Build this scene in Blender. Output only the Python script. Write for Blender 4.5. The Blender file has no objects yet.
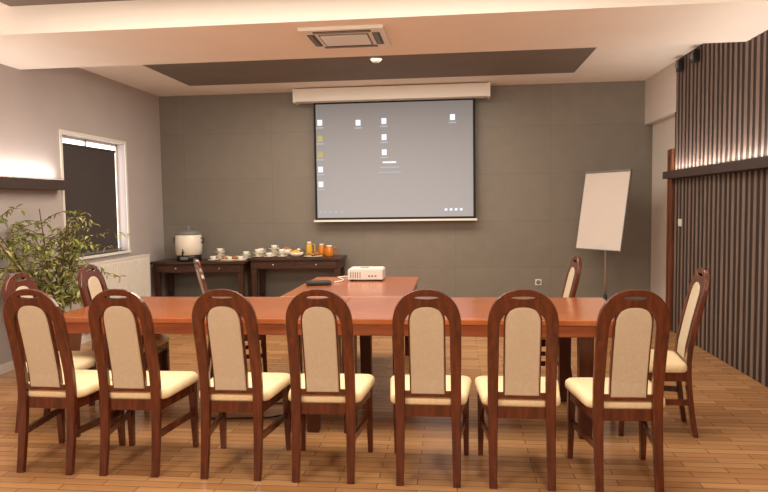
import bpy, bmesh, math, random
from mathutils import Vector, Matrix
random.seed(7)
S=bpy.context.scene
S.view_settings.view_transform='Standard'
S.view_settings.look='None'

# ---------------------------------------------------------------- materials
def srgb(c):
    return tuple(((v/255)/12.92 if v/255<=.04045 else ((v/255+.055)/1.055)**2.4) for v in c)+(1,)
def newmat(name):
    m=bpy.data.materials.new(name); m.use_nodes=True
    nt=m.node_tree; b=nt.nodes['Principled BSDF']
    return m,nt,b
def ramp(nt,fac,c1,c2,p1=0.3,p2=0.7):
    r=nt.nodes.new('ShaderNodeValToRGB'); r.color_ramp.elements[0].position=p1; r.color_ramp.elements[1].position=p2
    r.color_ramp.elements[0].color=c1; r.color_ramp.elements[1].color=c2
    nt.links.new(fac,r.inputs[0]); return r.outputs[0]
def coord(nt,scale=(1,1,1),kind='Object',rot=(0,0,0)):
    t=nt.nodes.new('ShaderNodeTexCoord'); mp=nt.nodes.new('ShaderNodeMapping')
    mp.inputs['Scale'].default_value=scale; mp.inputs['Rotation'].default_value=rot
    nt.links.new(t.outputs[kind],mp.inputs[0]); return mp.outputs[0]
def plain(name,c,rough=.6,metal=0,var=.06,scale=8,bump=0,spec=.5):
    m,nt,b=newmat(name); c=srgb(c)
    v=coord(nt); n=nt.nodes.new('ShaderNodeTexNoise'); n.inputs['Scale'].default_value=scale; n.inputs['Detail'].default_value=4
    nt.links.new(v,n.inputs['Vector'])
    a=tuple(x*(1-var) for x in c[:3])+(1,); d=tuple(min(1,x*(1+var)) for x in c[:3])+(1,)
    nt.links.new(ramp(nt,n.outputs['Fac'],a,d),b.inputs['Base Color'])
    b.inputs['Roughness'].default_value=rough; b.inputs['Metallic'].default_value=metal
    b.inputs['Specular IOR Level'].default_value=spec
    if bump:
        bp=nt.nodes.new('ShaderNodeBump'); bp.inputs['Strength'].default_value=bump; bp.inputs['Distance'].default_value=.01
        nt.links.new(n.outputs['Fac'],bp.inputs['Height']); nt.links.new(bp.outputs[0],b.inputs['Normal'])
    return m
def wood(name,c1,c2,scale=(1,12,12),rough=.3,coat=0.0,spec=.5):
    m,nt,b=newmat(name)
    v=coord(nt,scale); n=nt.nodes.new('ShaderNodeTexNoise'); n.inputs['Scale'].default_value=2.2; n.inputs['Detail'].default_value=6; n.inputs['Distortion'].default_value=.8
    nt.links.new(v,n.inputs['Vector'])
    nt.links.new(ramp(nt,n.outputs['Fac'],srgb(c1),srgb(c2),.3,.7),b.inputs['Base Color'])
    b.inputs['Roughness'].default_value=rough; b.inputs['Coat Weight'].default_value=coat; b.inputs['Coat Roughness'].default_value=.15
    b.inputs['Specular IOR Level'].default_value=spec
    return m
def emis(name,c,st,base=(20,20,20)):
    m,nt,b=newmat(name); b.inputs['Base Color'].default_value=srgb(base)
    b.inputs['Emission Color'].default_value=srgb(c); b.inputs['Emission Strength'].default_value=st
    return m
def bricky(name,c1,c2,cm,bw,rh,mortar,rough,rot=(0,0,0),noise_sc=(1,1,1),var=.25,bump=.2,offset=.5):
    m,nt,b=newmat(name)
    v=coord(nt,(1,1,1),'Object',rot)
    br=nt.nodes.new('ShaderNodeTexBrick'); br.offset=offset
    br.inputs['Scale'].default_value=1; br.inputs['Brick Width'].default_value=bw; br.inputs['Row Height'].default_value=rh
    br.inputs['Mortar Size'].default_value=mortar; br.inputs['Mortar Smooth'].default_value=.2; br.inputs['Bias'].default_value=0
    br.inputs['Color1'].default_value=srgb(c1); br.inputs['Color2'].default_value=srgb(c2); br.inputs['Mortar'].default_value=srgb(cm)
    nt.links.new(v,br.inputs['Vector'])
    v2=coord(nt,noise_sc); n=nt.nodes.new('ShaderNodeTexNoise'); n.inputs['Scale'].default_value=2; n.inputs['Detail'].default_value=6
    nt.links.new(v2,n.inputs['Vector'])
    g=ramp(nt,n.outputs['Fac'],(1-var,)*3+(1,),(1,1,1,1),.3,.7)
    mx=nt.nodes.new('ShaderNodeMix'); mx.data_type='RGBA'; mx.blend_type='MULTIPLY'; mx.inputs[0].default_value=1
    nt.links.new(br.outputs['Color'],mx.inputs[6]); nt.links.new(g,mx.inputs[7])
    nt.links.new(mx.outputs[2],b.inputs['Base Color'])
    b.inputs['Roughness'].default_value=rough
    bp=nt.nodes.new('ShaderNodeBump'); bp.invert=True; bp.inputs['Strength'].default_value=bump; bp.inputs['Distance'].default_value=.004
    nt.links.new(br.outputs['Fac'],bp.inputs['Height']); nt.links.new(bp.outputs[0],b.inputs['Normal'])
    return m

M={}
M['floor']=bricky('oak_strip_floor',(204,156,108),(178,128,84),(118,78,50),.42,.07,.0025,.24,noise_sc=(1,14,1),var=.22)
M['back']=bricky('grey_panel_wall',(132,125,116),(129,122,113),(117,110,102),1.25,.62,.003,.5,rot=(math.pi/2,0,0),noise_sc=(3,3,3),var=.08,offset=0,bump=.12)
M['lwall']=plain('light_grey_paint',(182,174,174),.85,var=.03,scale=3)
M['white']=plain('white_plaster',(218,211,206),.85,var=.02,scale=3)
M['ceilwhite']=plain('ceiling_paint',(238,231,224),.9,var=.015,scale=3)
M['dark_ceiling']=plain('grey_ceiling_paint',(118,109,101),.7,var=.05,scale=3)
M['mahog']=wood('mahogany_lacquer',(66,27,15),(106,48,26),(14,14,1.5),.22,.4)
M['table']=wood('cherry_table_veneer',(146,76,40),(182,106,60),(1,11,1),.23,.25)
M['tedge']=wood('cherry_table_edge',(122,58,30),(160,84,48),(1,11,8),.3,.2)
M['tableleg']=wood('cherry_table_leg',(66,30,18),(96,46,28),(10,10,1),.35)
M['espresso']=wood('espresso_wood',(50,32,25),(76,48,36),(2,12,12),.35)
M['cream']=plain('cream_upholstery',(238,216,176),.85,var=.05,scale=60,bump=.15)
M['cream_shaded']=plain('cream_upholstery_shaded',(198,183,160),.9,var=.05,scale=60,bump=.1)  # same cream fabric, with the shade on chair backs put into its colour
M['slat']=wood('taupe_slat',(112,97,90),(134,117,109),(10,10,1),.5)
M['slatbase']=plain('slat_backing_dark',(44,31,30),.6)
M['bar']=plain('dark_shelf_bar',(66,52,50),.5)
M['led']=emis('led_strip',(255,232,205),6)
M['blackp']=plain('black_plastic',(20,19,20),.4)
M['darkblind']=plain('charcoal_roller_blind',(66,60,60),.8,scale=30)
M['whitep']=plain('white_plastic',(232,228,222),.4,var=.01)
M['greyp']=plain('grey_plastic',(120,118,115),.5,var=.01)
M['steel']=plain('brushed_steel',(190,188,184),.3,metal=.9)
M['paper']=plain('flipchart_paper',(216,206,200),.7,var=.01)
M['ceramic']=plain('white_ceramic',(235,228,215),.25,var=.01)
M['leaf']=plain('ficus_leaf',(128,138,72),.5,var=.45,scale=9)
M['leaf2']=plain('ficus_leaf_pale',(184,182,118),.5,var=.3,scale=9)
M['bark']=plain('bark',(96,72,50),.8,var=.2,scale=30)
M['terracotta']=plain('planter',(110,72,52),.6)
M['soil']=plain('soil',(44,32,24),.95,var=.3,scale=40)
M['juice']=plain('orange_juice',(204,118,34),.2)
M['lemon']=plain('banana_yellow',(216,172,60),.5)
M['biscuit']=plain('pastry',(176,118,62),.8,var=.2,scale=40)
M['doorwood']=wood('door_wood',(96,52,34),(124,70,46),(10,10,1),.4)
M['glow']=emis('window_daylight',(255,246,240),4)
M['screenborder']=plain('black_screen_border',(22,20,22),.8)
M['icon']=emis('screen_icon_white',(235,240,250),1.2)
M['icong']=emis('screen_icon_grey',(200,200,206),.8)
M['icony']=emis('screen_icon_yellow',(210,190,110),.8)
def desktop():
    m,nt,b=newmat('projected_desktop')
    t=nt.nodes.new('ShaderNodeTexCoord'); sp=nt.nodes.new('ShaderNodeSeparateXYZ'); nt.links.new(t.outputs['Object'],sp.inputs[0])
    mr=nt.nodes.new('ShaderNodeMapRange'); mr.inputs[1].default_value=1.3; mr.inputs[2].default_value=2.85
    nt.links.new(sp.outputs['Z'],mr.inputs[0])
    c=ramp(nt,mr.outputs[0],srgb((138,136,140)),srgb((86,86,90)),0,1)
    nt.links.new(c,b.inputs['Emission Color']); b.inputs['Emission Strength'].default_value=1
    b.inputs['Base Color'].default_value=srgb((118,117,116)); b.inputs['Roughness'].default_value=.9
    return m
M['desk']=desktop()

# ---------------------------------------------------------------- mesh builder
class MB:
    def __init__(s): s.v=[];s.f=[];s.m=[];s.sm=[];s.mats=[]
    def mi(s,k):
        if k not in s.mats: s.mats.append(k)
        return s.mats.index(k)
    def add(s,vs,fs,k,sm=False,T=None):
        o=len(s.v); i=s.mi(k)
        for p in vs:
            p=Vector(p); s.v.append(T@p if T else p)
        for f in fs: s.f.append([o+a for a in f]); s.m.append(i); s.sm.append(sm)
    def box(s,x0,x1,y0,y1,z0,z1,k,T=None):
        vs=[(x0,y0,z0),(x1,y0,z0),(x1,y1,z0),(x0,y1,z0),(x0,y0,z1),(x1,y0,z1),(x1,y1,z1),(x0,y1,z1)]
        s.add(vs,[(0,3,2,1),(4,5,6,7),(0,1,5,4),(1,2,6,5),(2,3,7,6),(3,0,4,7)],k,False,T)
    def taper(s,a,b,wa,wb,k,T=None):
        vs=[]
        for p,w in((a,wa),(b,wb)):
            for dx,dy in((-1,-1),(1,-1),(1,1),(-1,1)): vs.append((p[0]+dx*w/2,p[1]+dy*w/2,p[2]))
        s.add(vs,[(0,3,2,1),(4,5,6,7),(0,1,5,4),(1,2,6,5),(2,3,7,6),(3,0,4,7)],k,False,T)
    def lathe(s,prof,c,k,seg=24,T=None):
        vs=[];fs=[];n=len(prof)
        for r,z in prof:
            for j in range(seg):
                a=2*math.pi*j/seg; vs.append((c[0]+r*math.cos(a),c[1]+r*math.sin(a),c[2]+z))
        for i in range(n-1):
            for j in range(seg):
                a=i*seg+j;b=i*seg+(j+1)%seg; fs.append((a,b,b+seg,a+seg))
        fs.append(tuple(range(seg))[::-1]); fs.append(tuple((n-1)*seg+j for j in range(seg)))
        s.add(vs,fs,k,True,T)
    def tube(s,pts,r,k,seg=6,T=None,r2=None):
        pts=[Vector(p) for p in pts]; vs=[];fs=[];n=len(pts)
        for i,p in enumerate(pts):
            d=(pts[min(i+1,n-1)]-pts[max(i-1,0)]).normalized()
            u=d.orthogonal().normalized() if abs(d.z)>.9 else d.cross(Vector((0,0,1))).normalized()
            w=d.cross(u); rr=r if r2 is None else r+(r2-r)*i/(n-1)
            for j in range(seg):
                a=2*math.pi*j/seg; vs.append(p+(u*math.cos(a)+w*math.sin(a))*rr)
        for i in range(n-1):
            for j in range(seg):
                a=i*seg+j;b=i*seg+(j+1)%seg; fs.append((a,b,b+seg,a+seg))
        fs.append(tuple(range(seg))[::-1]); fs.append(tuple((n-1)*seg+j for j in range(seg)))
        s.add(vs,fs,k,True,T)
    def bm(s,b,k,sm=True):
        s.add([v.co.copy() for v in b.verts],[[v.index for v in f.verts] for f in b.faces],k,sm)
    def mesh(s,name):
        me=bpy.data.meshes.new(name); me.from_pydata([tuple(v) for v in s.v],[],s.f)
        for k in s.mats: me.materials.append(M[k])
        me.polygons.foreach_set('material_index',s.m); me.polygons.foreach_set('use_smooth',s.sm)
        me.update(); return me
    def obj(s,name,bevel=0,loc=(0,0,0),rz=0):
        o=bpy.data.objects.new(name,s.mesh(name)); S.collection.objects.link(o)
        o.location=loc; o.rotation_euler=(0,0,rz)
        if bevel:
            md=o.modifiers.new('bevel','BEVEL'); md.width=bevel; md.segments=2; md.limit_method='ANGLE'; md.angle_limit=.7
        return o

XL,XR,YB,YN,H=-4.09,2.53,8.81,-2.5,3.02
# ---------------------------------------------------------------- room shell
b=MB(); b.box(XL-.3,XR+.2,YN-.2,YB+.2,-.1,0,'floor'); b.obj('floor')
b=MB(); b.box(XL-.3,XR+.2,YN-.2,YB+.2,H,H+.1,'ceilwhite'); b.obj('ceiling')
b=MB(); b.box(XL-.3,XR+.2,YB,YB+.2,0,H,'back'); b.obj('wall_back')
b=MB(); b.box(XL-.3,XR+.2,YN-.2,YN,0,H,'lwall'); b.obj('wall_front')
b=MB(); b.box(XR,XR+.2,YN,YB,0,H,'white'); b.obj('wall_right')
WY0,WY1,WZ0,WZ1=6.48,7.79,.95,2.27
b=MB(); b.box(XL-.3,XL,YN,WY0,0,H,'lwall'); b.box(XL-.3,XL,WY1,YB,0,H,'lwall')
b.box(XL-.3,XL,WY0,WY1,0,WZ0,'lwall'); b.box(XL-.3,XL,WY0,WY1,WZ1,H,'lwall'); b.obj('wall_left')
# window with its roller blind
b=MB()
xo=XL-.12
fw=.03
b.box(xo-.03,xo+.02,WY0,WY0+fw,WZ0,WZ1,'whitep');b.box(xo-.03,xo+.02,WY1-fw,WY1,WZ0,WZ1,'whitep')
b.box(xo-.03,xo+.02,WY0,WY1,WZ0,WZ0+fw,'whitep');b.box(xo-.03,xo+.02,WY0,WY1,WZ1-fw,WZ1,'whitep')
b.box(xo-.03,xo+.02,7.08,7.12,WZ0,WZ1,'whitep')
b.box(xo-.02,xo-.01,WY0,WY1,WZ0,WZ1,'glow')
b.box(XL-.10,XL+.03,WY0-.02,WY1+.02,WZ0-.03,WZ0,'whitep')
b.box(XL-.07,XL-.064,WY0+.02,WY1-.12,WZ0+.02,WZ1-.10,'darkblind')
b.tube([(XL-.07,WY0+.02,WZ1-.10),(XL-.07,WY1-.11,WZ1-.10)],.015,'darkblind',12)
b.box(XL-.077,XL-.057,WY0+.02,WY1-.12,WZ0,WZ0+.03,'greyp')
b.obj('window_1',.003)
b=MB()
b.box(XL,XL+.012,WY0-.035,WY0,WZ0,WZ1+.035,'whitep'); b.box(XL,XL+.012,WY1,WY1+.035,WZ0,WZ1+.035,'whitep'); b.box(XL,XL+.012,WY0,WY1,WZ1,WZ1+.035,'whitep'); b.obj('trim_1')
# dropped beam
b=MB(); b.box(XL,XR,4.7,5.87,2.8,H,'ceilwhite'); b.obj('ceiling_beam')
b=MB(); b.box(-3.33,1.41,5.87,8.06,H-.012,H,'dark_ceiling'); b.obj('ceiling_panel')
b=MB(); b.box(-3.33,1.37,0.5,4.7,H-.012,H,'dark_ceiling'); b.obj('ceiling_panel')
# right soffit
b=MB(); b.box(2.43,XR,7.62,YB,2.46,H,'white'); b.obj('wall_soffit')
# baseboards
b=MB(); b.box(XL,XL+.015,YN,YB,0,.08,'whitep'); b.obj('baseboard_left')
b=MB(); b.box(XL+.02,XR-.02,YB-.015,YB,0,.08,'back'); b.obj('baseboard_back')
# slat cladding
b=MB()
for z0,z1 in((0.0,1.72),(1.80,H)):
    b.box(2.436,XR,-1,7.65,z0,z1,'slatbase')
    y=7.60
    i=0
    while y>-1:
        w=.035 if i%2 else .05
        b.box(2.43,2.437,y-w,y,z0+.005,z1-.005,'slat'); y-=w+.065; i+=1
b.obj('slat_wall_panel')
b=MB(); b.box(2.31,XR,-1,7.65,1.72,1.80,'bar'); b.box(2.39,2.415,-1,7.64,1.8,1.806,'led'); b.obj('wall_light_shelf')
b=MB(); b.box(XL,XL+.13,-1,6.38,1.67,1.77,'bar'); b.box(XL+.03,XL+.055,-1,6.37,1.77,1.776,'led'); b.obj('wall_light_shelf')
# door frame on right
b=MB(); b.box(2.41,XR,7.66,7.74,0,2.06,'doorwood'); b.box(2.47,XR,7.74,7.84,0,2.0,'doorwood'); b.box(2.43,XR,7.84,7.88,0,2.06,'doorwood'); b.box(2.43,XR,7.74,7.84,2.0,2.06,'doorwood'); b.obj('door_1',.004)

# ---------------------------------------------------------------- chair
def curve2d(outlines,ext,bev,zs):
    cu=bpy.data.curves.new('t','CURVE'); cu.dimensions='2D'; cu.fill_mode='BOTH'; cu.extrude=ext; cu.bevel_depth=bev; cu.bevel_resolution=2
    for pts in outlines:
        sp=cu.splines.new('POLY'); sp.points.add(len(pts)-1)
        for p,q in zip(sp.points,pts): p.co=(q[0],q[1],0,1)
        sp.use_cyclic_u=True
    o=bpy.data.objects.new('t',cu); S.collection.objects.link(o)
    dg=bpy.context.evaluated_depsgraph_get(); me=bpy.data.meshes.new_from_object(o.evaluated_get(dg))
    bm=bmesh.new(); bm.from_mesh(me); bmesh.ops.remove_doubles(bm,verts=bm.verts,dist=1e-5)
    for z in zs:
        bmesh.ops.bisect_plane(bm,geom=bm.verts[:]+bm.edges[:]+bm.faces[:],plane_co=(0,z,0),plane_no=(0,1,0),dist=1e-6)
    bm.verts.index_update()
    bpy.data.objects.remove(o); bpy.data.curves.remove(cu); bpy.data.meshes.remove(me)
    return bm
PR=[(0,0.0),(.12,.02),(.3,.042),(.45,.05),(.55,.042),(.7,.012),(.85,-.024),(1.0,-.06),(1.1,-.084)]
def prof(z):
    z=max(0,min(1.0999,z))
    for (a,ya),(c,yc) in zip(PR,PR[1:]):
        if a<=z<=c:
            t=(z-a)/(c-a); return ya+(yc-ya)*t
def arch(hw,zs,top,n=20,p=2.2):
    pts=[]
    for i in range(n+1):
        a=math.pi*i/n; cx,sx=math.cos(a),math.sin(a)
        pts.append((-hw*math.copysign(abs(cx)**(2/p),cx), zs+(top-zs)*sx**(2/p)))
    return pts
def chair_mesh():
    b=MB()
    zs=[.08*i for i in range(1,14)]
    e=.006
    outer=[(-.163,e),(-.168,.4),(-.170,.7)]+arch(.170,.86,1.05-e)+[(.170,.7),(.168,.4),(.163,e),(.135,e),(.127,.4),(.124,.7)]+arch(.124,.84,.958,n=16)[::-1]+[(-.124,.7),(-.127,.4),(-.135,e)]
    slot=[(.072*math.cos(a),1.006+.014*math.sin(a)) for a in [2*math.pi*i/20 for i in range(20)]]
    def put(bm,k,yoff=0):
        for v in bm.verts:
            x,z,d=v.co; v.co=Vector((x,prof(z)+d+yoff,z))
        b.bm(bm,k,False); bm.free()
    put(curve2d([outer,slot],.010,.006,zs),'mahog')
    ring=[(-.092,.5)]+arch(.092,.87,.965,n=16,p=2.6)+[(.092,.5)]
    ring2=[(-.079,.52)]+arch(.079,.86,.95,n=16,p=2.6)+[(.079,.52)]
    put(curve2d([ring,ring2],.010,.003,zs),'mahog')
    pad=[(-.079,.49)]+arch(.079,.86,.951,n=16,p=2.6)+[(.079,.49)]
    put(curve2d([pad],.010,.009,zs),'cream_shaded')
    b.box(-.13,.13,.035,.06,.465,.492,'mahog')
    def outl(s,z,r=.05):
        pts=[]
        for (cx,cy,a0) in ((.238,.475,0),(-.238,.475,90),(-.205,.055,180),(.205,.055,270)):
            sx=1 if cx>0 else -1; sy=1 if cy>.2 else -1
            for i in range(6):
                a=math.radians(a0+90*i/5)
                px=cx-sx*r+r*math.cos(a); py=cy-sy*r+r*math.sin(a)
                pts.append(((px)*s,.265+(py-.265)*s,z))
        return pts
    layers=[(.97,.415),(1,.425),(1.0,.445),(.985,.46),(.94,.470),(.8,.478),(.5,.482),(.1,.483)]
    vs=[];fs=[]
    for s_,z in layers: vs+=outl(s_,z)
    n=24
    for i in range(len(layers)-1):
        for j in range(n):
            a=i*n+j;c=i*n+(j+1)%n; fs.append((a,c,c+n,a+n))
    fs.append(tuple(range(n))[::-1]); fs.append(tuple((len(layers)-1)*n+j for j in range(n)))
    b.add(vs,fs,'cream',True)
    vs=[];
    for z in(.355,.416):
        vs+= [(-.17,.05,z),(.17,.05,z),(.222,.455,z),(-.222,.455,z)]
    b.add(vs,[(0,3,2,1),(4,5,6,7),(0,1,5,4),(1,2,6,5),(2,3,7,6),(3,0,4,7)],'mahog')
    for sx in(-1,1):
        b.taper((sx*.205,.45,0),(sx*.2,.435,.415),.028,.044,'mahog')
        vs=[]
        for (x,y) in((sx*.148,.03),(sx*.2,.435)):
            for dz in(.20,.235):
                for dx in(-.009,.009): vs.append((x+dx,y,dz))
        b.add(vs,[(0,1,3,2),(4,6,7,5),(0,4,5,1),(2,3,7,6),(0,2,6,4),(1,5,7,3)],'mahog')
    return b.mesh('dining_chair')
CM=chair_mesh()
def chair(x,y,rz=0):
    o=bpy.data.objects.new('dining_chair',CM); S.collection.objects.link(o); o.location=(x,y,0); o.rotation_euler=(0,0,math.radians(rz))
    md=o.modifiers.new('bevel','BEVEL'); md.width=.003; md.segments=2; md.limit_method='ANGLE'; md.angle_limit=1.0
for x,r in zip([-2.296,-1.80,-1.22,-.711,-.150,.335,.87],[-2,1,0,1,0,-1,2]): chair(x,3.347,r)
chair(-2.90,4.12,-90); chair(-2.74,4.72,-88)
chair(-2.10,5.28,-62)
chair(.90,5.34,92)
chair(1.50,4.34,84)

# ---------------------------------------------------------------- tables
def table(name,x0,x1,y0,y1,z,inset=.12,lw=.09,top='table',edge='tedge',leg='tableleg',ap=.075,th=.035,inset2=None):
    b=MB()
    b.box(x0,x1,y0,y1,z-th,z,top)
    b.box(x0+.02,x1-.02,y0+.02,y1-.02,z-th-ap,z-th,edge)
    for x in(x0+inset,x1-(inset2 or inset)):
        for y in(y0+.1,y1-.1):
            b.taper((x,y,0),(x,y,z-th-ap),lw*.85,lw,leg)
    return b.obj(name,.004)
table('conference_table',-2.70,-.813,4.035,5.018,.76,inset=.34,inset2=.12)
table('conference_table',-.809,1.09,4.035,5.018,.76,inset=.12,inset2=.29)
table('side_table',-1.39,-.36,5.023,6.43,.76,inset=.1)
def buffet(x0,x1,y0,y1,z):
    b=MB()
    b.box(x0,x1,y0,y1,z-.035,z,'espresso'); b.box(x0+.03,x1-.03,y0+.03,y1-.02,z-.15,z-.035,'espresso')
    n=2;w=(x1-x0-.1)/n
    for i in range(n):
        a=x0+.05+i*w; b.box(a+.01,a+w-.01,y0+.018,y0+.032,z-.14,z-.045,'espresso'); b.lathe([(.004,0),(.012,.005),(.012,.012),(.002,.018)],(0,0,0),'steel',10,Matrix.Translation((a+w/2,y0+.018,z-.092))@Matrix.Rotation(math.pi/2,4,'X'))
    for x in(x0+.07,x1-.07):
        for y in(y0+.07,y1-.06): b.taper((x,y,0),(x,y,z-.15),.055,.075,'espresso')
    b.box(x0+.07,x1-.07,y0+.06,y1-.05,.18,.205,'espresso')
    return b.obj('buffet_table',.004)
buffet(-4.03,-2.74,8.24,8.76,.76)
buffet(-2.72,-1.47,8.31,8.77,.80)

# urn
b=MB(); c=(-3.58,8.46,.761)
b.lathe([(.15,0),(.165,.01),(.165,.07),(.15,.08)],c,'blackp',28)
b.lathe([(.155,.075),(.172,.085),(.176,.2),(.172,.34),(.16,.35)],c,'ceramic',32)
b.lathe([(.165,.345),(.17,.355),(.165,.38),(.11,.405),(.03,.415),(.02,.43),(.03,.445),(.025,.46),(.005,.465)],c,'greyp',28)
for s in(-1,1): b.tube([(c[0]+s*.17,c[1],c[2]+.30),(c[0]+s*.205,c[1],c[2]+.30),(c[0]+s*.205,c[1],c[2]+.24),(c[0]+s*.17,c[1],c[2]+.24)],.01,'blackp')
b.tube([(c[0],c[1]-.17,c[2]+.12),(c[0],c[1]-.21,c[2]+.12),(c[0],c[1]-.215,c[2]+.08)],.012,'blackp'); b.tube([(c[0],c[1]-.2,c[2]+.12),(c[0],c[1]-.2,c[2]+.165)],.007,'blackp')
b.box(c[0]-.05,c[0]+.05,c[1]-.172,c[1]-.16,c[2]+.02,c[2]+.06,'greyp')
b.obj('coffee_urn')

def cup_stack(x,y,z,n=2,saucer=True):
    b=MB(); zz=z
    for i in range(n):
        if saucer: b.lathe([(.035,0),(.05,.004),(.075,.014),(.072,.017),(.04,.008)],(x,y,zz),'ceramic',20)
        b.lathe([(.022,.008),(.036,.03),(.042,.06),(.039,.06),(.03,.03),(.01,.014)],(x,y,zz),'ceramic',20)
        b.tube([(x+.038,y,zz+.05),(x+.062,y,zz+.048),(x+.06,y,zz+.025),(x+.034,y,zz+.024)],.004,'ceramic')
        zz+=.045
    b.obj('coffee_cup')
Z=.801
for x,y,n in((-2.62,8.45,2),(-2.46,8.42,1),(-2.44,8.60,3),(-2.29,8.44,2),(-2.63,8.63,2)): cup_stack(x,y,Z,n)
for x,y,n in((-3.22,8.40,1),(-3.20,8.60,3),(-2.83,8.36,1),(-2.84,8.62,2)): cup_stack(x,y,.761,n)
def bowl(name,x,y,z,r,h,fill,k='ceramic'):
    b=MB(); b.lathe([(r*.45,0),(r*.7,h*.3),(r,h),(r*.94,h),(r*.6,h*.4),(r*.1,h*.3)],(x,y,z),k,24)
    for i in range(14):
        a=random.random()*6.28; rr=r*.55*random.random()
        s=.026+.01*random.random()
        b.lathe([(.002,-s),(s*.7,-s*.7),(s,0),(s*.7,s*.7),(.002,s)],(x+rr*math.cos(a),y+rr*math.sin(a),z+h*.8+.02*random.random()),fill,10)
    b.obj(name)
bowl('fruit_bowl',-2.10,8.47,Z,.10,.06,'lemon')
bowl('pastry_bowl',-2.28,8.65,Z,.07,.09,'biscuit')
b=MB(); b.lathe([(.08,0),(.13,.012),(.128,.016),(.07,.006)],(-1.87,8.45,Z),'ceramic',28)
for i in range(12):
    a=i*.7; s=.026; b.lathe([(.002,-s*.5),(s,-s*.3),(s,s*.3),(.002,s*.5)],(-1.87+.06*math.cos(a)*(i%3)/1.5,8.45+.06*math.sin(a)*(i%3)/1.5,Z+.022+.014*(i%3)),'biscuit',10)
b.obj('pastry_plate')
def jug(x,y,k,h=.2,r=.05):
    b=MB(); b.lathe([(r*.9,0),(r,.02),(r,h*.6),(r*.7,h*.8),(r*.55,h*.88),(r*.5,h*.9)],(x,y,Z),k,20)
    b.lathe([(r*.6,h*.88),(r*.62,h*.9),(r*.62,h),(r*.55,h)],(x,y,Z),'ceramic',20)
    b.tube([(x+r*.6,y,Z+h*.85),(x+r*1.7,y,Z+h*.8),(x+r*1.7,y,Z+h*.35),(x+r*.95,y,Z+h*.3)],.007,k)
    b.obj('juice_jug')
jug(-1.66,8.48,'juice',.15,.06); jug(-1.97,8.66,'lemon',.19,.045); jug(-1.80,8.66,'juice',.16,.05)
b=MB(); b.lathe([(.055,0),(.06,.01),(.06,.09),(.055,.1),(.03,.12),(.005,.125)],(-2.12,8.66,Z),'steel',20); b.obj('sugar_canister')
b=MB(); b.box(-3.01-.11,-3.01+.1,8.4,8.62,.762,.775,'ceramic')
for i in range(6): b.lathe([(.03,.0),(.034,.01),(.034,.03),(.028,.036)],(-3.09+.075*(i%3),8.46+.1*(i//3),.775),'ceramic' if i%2 else 'biscuit',14)
b.obj('serving_tray',.003)

# ---------------------------------------------------------------- projection screen
b=MB()
b.box(-2.08,.42,8.50,8.69,2.84,3.005,'whitep')
b.box(-2.11,-2.08,8.49,8.70,2.83,3.012,'whitep'); b.box(.42,.45,8.49,8.70,2.83,3.012,'whitep')
b.box(-1.9,-1.86,8.6,8.81,2.9,2.95,'whitep'); b.box(.2,.24,8.6,8.81,2.9,2.95,'whitep')
sy=8.665
X0,X1,Z0,Z1=-1.845,.235,1.31,2.85
b.box(X0-.03,X1+.03,sy,sy+.004,Z0-.03,Z1,'screenborder')
b.box(X0,X1,sy-.003,sy-.001,Z0,Z1-.03,'desk')
b.box(X0-.05,X1+.05,sy-.012,sy+.014,Z0-.055,Z0-.028,'whitep')
W=X1-X0
def icon(px,py,w=.045,h=.05,k='icon'):
    x=X0+(px-316)/157*W; z=Z0+(218-py)/115*(2.83-Z0)
    b.box(x-w/2,x+w/2,sy-.005,sy-.0035,z-h/2,z+h/2,k)
for px,py in((320,122),(320,138),(320,154),(320,169),(320,184),(359,123),(385,122),(385,138),(385,153),(453,120)):
    icon(px,py,.065,.075,'icony' if (px==320 and py in(138,154)) else 'icon'); icon(px,py+5.2,.1,.016,'icong')
icon(390,163,.18,.022); icon(390,168,.26,.014,'icong'); icon(390,173,.3,.014,'icong')
for px in(319,324,329,335,341): icon(px,212,.03,.03,'icong')
for px in(446,451,456,461): icon(px,211,.035,.03,'icon')
b.obj('projection_screen')

# ---------------------------------------------------------------- flipchart
b=MB()
T=Matrix.Translation((1.785,8.2,0))@Matrix.Rotation(math.radians(-54),4,'Z')
T2=T@Matrix.Translation((0,0,1.37))@Matrix.Rotation(math.radians(-10),4,'X')
b.box(-.34,.34,-.012,.012,-.48,.48,'paper',T2)
b.box(-.35,.35,-.008,.016,-.49,-.475,'greyp',T2); b.box(-.35,.35,-.02,.016,.465,.49,'greyp',T2)
b.box(-.35,-.34,-.008,.016,-.48,.48,'greyp',T2); b.box(.34,.35,-.008,.016,-.48,.48,'greyp',T2)
b.box(-.33,.33,-.05,-.012,-.49,-.48,'greyp',T2)
b.tube([(0,.05,.25),(0,.05,1.4)],.014,'steel',10,T)
b.lathe([(.022,0),(.022,.08)],(0,.05,.25),'blackp',12,T)
for a in(30,150,270):
    a=math.radians(a); b.tube([(0,.05,.29),(.36*math.cos(a),.05+.36*math.sin(a),.012)],.011,'steel',8,T)
b.obj('flipchart_easel')

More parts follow.
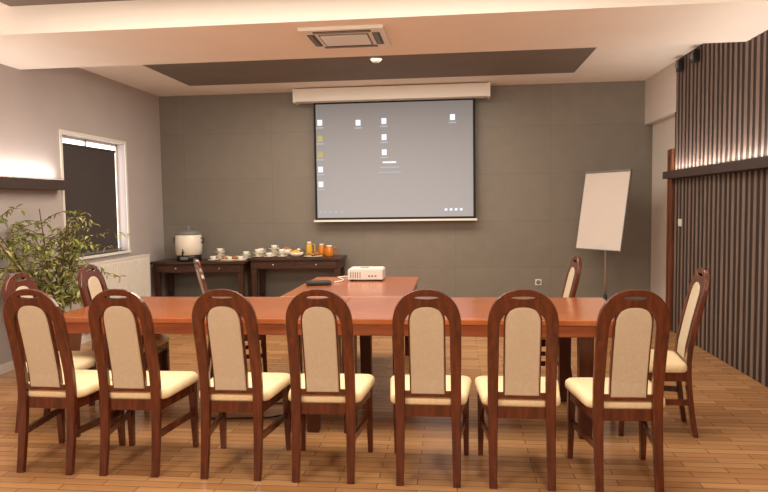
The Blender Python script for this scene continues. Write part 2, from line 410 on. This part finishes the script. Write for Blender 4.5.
# ---------------------------------------------------------------- projector, laptop
b=MB(); cx,cy=-.85,6.2
b.box(cx-.165,cx+.165,cy-.13,cy+.13,.775,.865,'whitep'); b.box(cx-.155,cx+.155,cy-.12,cy+.12,.865,.875,'whitep')
for dx in(-.13,.13):
    for dy in(-.1,.1): b.lathe([(.015,0),(.012,.018)],(cx+dx,cy+dy,.76),'blackp',10)
for i in range(5): b.box(cx-.14+i*.022,cx-.132+i*.022,cy-.132,cy-.129,.79,.845,'greyp')
for i in range(3): b.box(cx+.03+i*.03,cx+.048+i*.03,cy-.132,cy-.129,.80,.815,'greyp')
b.lathe([(.04,0),(.042,.03),(.034,.032),(.03,.01)],(0,0,0),'greyp',20,Matrix.Translation((cx+.08,cy+.13,.82))@Matrix.Rotation(-math.pi/2,4,'X'))
b.box(cx-.06,cx+.02,cy-.05,cy+.03,.875,.878,'greyp'); b.obj('video_projector',.006)
b=MB(); T=Matrix.Translation((-1.24,5.80,.76))@Matrix.Rotation(.3,4,'Z')
b.box(-.11,.11,-.085,.085,.004,.02,'blackp',T); b.box(-.11,.11,-.085,.085,.022,.03,'blackp',T); b.box(-.08,.08,.075,.087,.01,.026,'blackp',T)
for dx in(-.09,.09):
    for dy in(-.07,.07): b.lathe([(.01,0),(.01,.005)],(dx,dy,0),'greyp',8,T)
b.obj('laptop',.003)
b=MB(); pts=[(-1.12,5.93,.768),(-1.07,6.0,.768),(-1.06,6.1,.768),(-1.12,6.25,.768),(-1.16,6.33,.768),(-1.1,6.395,.768),(-.95,6.40,.768),(-.9,6.385,.78)]
b.tube(pts,.006,'whitep',8); b.obj('projector_cable')
b=MB(); b.tube([(-1.45,4.9,.008),(-1.3,4.85,.008),(-1.25,4.7,.008),(-1.6,4.6,.008),(-1.8,4.5,.008),(-1.7,4.3,.008),(-1.3,4.35,.008),(-1.1,4.5,.008)],.006,'blackp',8); b.obj('extension_cable')

# ---------------------------------------------------------------- radiator
b=MB(); b.box(XL+.05,XL+.13,6.75,8.1,.17,.86,'whitep')
for i in range(26): b.box(XL+.13,XL+.138,6.78+i*.05,6.81+i*.05,.2,.83,'whitep')
b.box(XL+.045,XL+.135,6.74,8.11,.86,.875,'whitep')
for y in(6.95,7.9): b.box(XL+.018,XL+.05,y,y+.04,.3,.75,'greyp')
b.tube([(XL+.09,8.05,.17),(XL+.09,8.05,0)],.01,'whitep',8); b.obj('radiator',.003)

# AC cassette
b=MB(); x0,x1,y0,y1,z=-1.16,-.52,4.86,5.46,2.8
b.box(x0,x1,y0,y1,z-.025,z,'whitep')
b.box(x0+.13,x1-.13,y0+.13,y1-.13,z-.033,z-.025,'greyp')
for i in range(11):
    y=y0+.145+i*.028; b.box(x0+.14,x1-.14,y,y+.010,z-.038,z-.031,'whitep')
for (a,c_,d,e) in((x0+.1,x1-.1,y0+.04,y0+.1),(x0+.1,x1-.1,y1-.1,y1-.04),(x0+.04,x0+.1,y0+.12,y1-.12),(x1-.1,x1-.04,y0+.12,y1-.12)):
    b.box(a,c_,d,e,z-.027,z-.0245,'blackp')
    if c_-a>e-d: b.box(a+.01,c_-.01,d+.012,e-.02,z-.031,z-.026,'greyp')
    else: b.box(a+.012,c_-.02,d+.01,e-.01,z-.031,z-.026,'greyp')
b.obj('ceiling_air_conditioner',.004)
b=MB(); b.lathe([(.06,0),(.06,-.02),(.05,-.035),(.035,-.05),(.01,-.055)],(-.81,6.87,H-.012),'whitep',24); b.obj('smoke_detector')
for y in(6.95,7.4):
    b=MB(); b.box(2.37,2.43,y-.045,y+.045,2.86,2.98,'blackp'); b.tube([(2.37,y,2.92),(2.355,y,2.92)],.03,'greyp',14); b.obj('wall_speaker',.004)
b=MB(); b.box(1.05,1.13,YB-.012,YB,.38,.46,'whitep'); b.lathe([(.03,0),(.03,.003),(.02,.003)],(0,0,0),'greyp',16,Matrix.Translation((1.09,YB-.012,.42))@Matrix.Rotation(math.pi/2,4,'X')); b.obj('wall_socket',.002)
b=MB(); b.box(2.415,2.43,7.36,7.44,1.2,1.28,'whitep'); b.box(2.41,2.416,7.375,7.425,1.215,1.265,'whitep'); b.obj('light_switch',.002)

# ---------------------------------------------------------------- ficus
b=MB(); px,py=-3.68,5.65
b.lathe([(.14,0),(.16,.02),(.2,.3),(.215,.36),(.215,.38),(.19,.38),(.18,.33)],(px,py,0),'terracotta',28)
b.lathe([(.005,.335),(.18,.34),(.18,.35)],(px,py,0),'soil',24)
def leaf(p,d,L,k):
    d=d.normalized(); side=d.cross(Vector((random.uniform(-.4,.4),random.uniform(-.4,.4),1))).normalized(); up=side.cross(d)
    w=L*.17
    vs=[p,p+d*L*.35+side*w+up*.006,p+d*L*.7+side*w*.8+up*.004,p+d*L-up*.01,p+d*L*.7-side*w*.8+up*.004,p+d*L*.35-side*w+up*.006,p+d*L*.5-up*.003]
    b.add(vs,[(0,1,6),(1,2,6),(2,3,6),(3,4,6),(4,5,6),(5,0,6)],k)
for t in range(9):
    a=t*.73+.3; lean=random.uniform(.12,.36)
    base=Vector((px+.04*math.cos(a),py+.04*math.sin(a),.33))
    topz=random.uniform(1.16,1.5)
    main=[base+Vector((max(lean*math.cos(a)*s**1.5,-.3),lean*math.sin(a)*s**1.5*1.7-.12*s,(topz-.33)*s)) for s in [i/8 for i in range(9)]]
    b.tube(main,.011,'bark',6,r2=.004)
    for q in range(16):
        s0=random.uniform(.25,1.0); i=int(s0*8); p0=main[min(i,8)].copy()
        ang=random.random()*6.283; ln=random.uniform(.22,.58)
        if math.cos(ang)>0.3: ln*=.95
        d=Vector((math.cos(ang),math.sin(ang),random.uniform(.3,1.2))).normalized(); pts=[p0.copy()]; p=p0.copy()
        for st in range(8):
            p=p+d*ln/8; d=(d+Vector((0,0,-.16))+Vector((random.uniform(-.1,.1),random.uniform(-.1,.1),0))).normalized()
            p.x=max(p.x,XL+.06)
            if p.x<XL+.22 and 1.58<p.z<1.85: p.x=XL+.22
            pts.append(p.copy())
        b.tube(pts,.004,'bark',4,r2=.0015)
        for p in pts[1:]:
            for _ in range(2):
                dd=Vector((random.uniform(-1,1),random.uniform(-1,1),random.uniform(-1.1,.2)))
                if p.x<XL+.16: dd.x=abs(dd.x)
                leaf(p,dd,random.uniform(.045,.085),'leaf' if random.random()<.6 else 'leaf2')
b.obj('potted_ficus')

# ---------------------------------------------------------------- lights
def area(name,loc,rot,sx,sy_,w,col):
    l=bpy.data.lights.new(name,'AREA'); l.shape='RECTANGLE'; l.size=sx; l.size_y=sy_; l.energy=w; l.color=col
    o=bpy.data.objects.new(name,l); S.collection.objects.link(o); o.location=loc; o.rotation_euler=rot; return o
def point(name,loc,w,r,col):
    l=bpy.data.lights.new(name,'POINT'); l.energy=w; l.shadow_soft_size=r; l.color=col
    o=bpy.data.objects.new(name,l); S.collection.objects.link(o); o.location=loc; return o
warm=(1,.86,.69)
point('added_room_fill',(-2.3,0.9,2.2),135,.3,warm)  # added point lights out of view, brightening beam face, ceiling and chair backs
point('added_room_fill',(.9,0.9,2.2),135,.3,warm)
area('added_ceiling_fill',(-1,6.9,H-.03),(0,0,0),3.5,1.2,120,warm)  # added area lights under the ceiling for fill, no fixtures there
area('added_ceiling_fill',(-1,3.6,H-.03),(0,0,0),4,1.2,120,warm)
area('led_light',(2.38,3.4,1.82),(0,math.radians(182),0),.03,8.4,42,(1,.88,.76))
area('led_light',(XL+.06,2.8,1.79),(0,math.radians(176),0),.03,7.0,34,(1,.88,.78))
w=bpy.data.worlds.new('world'); S.world=w; w.use_nodes=True; w.node_tree.nodes['Background'].inputs[0].default_value=(.5,.55,.7,1); w.node_tree.nodes['Background'].inputs[1].default_value=.3

# ---------------------------------------------------------------- camera
f,ps,pt,ro,h=653.2,.1094,.0634,-.0135,1.4785
cam=bpy.data.cameras.new('camera'); cam.sensor_fit='HORIZONTAL'; cam.sensor_width=36; cam.lens=f/768*36
co=bpy.data.objects.new('camera',cam); S.collection.objects.link(co)
R=Matrix.Rotation(ps,4,'Z')@Matrix.Rotation(math.pi/2-pt,4,'X')@Matrix.Rotation(ro,4,'Z')
co.matrix_world=Matrix.Translation((0,0,h))@R
S.camera=co
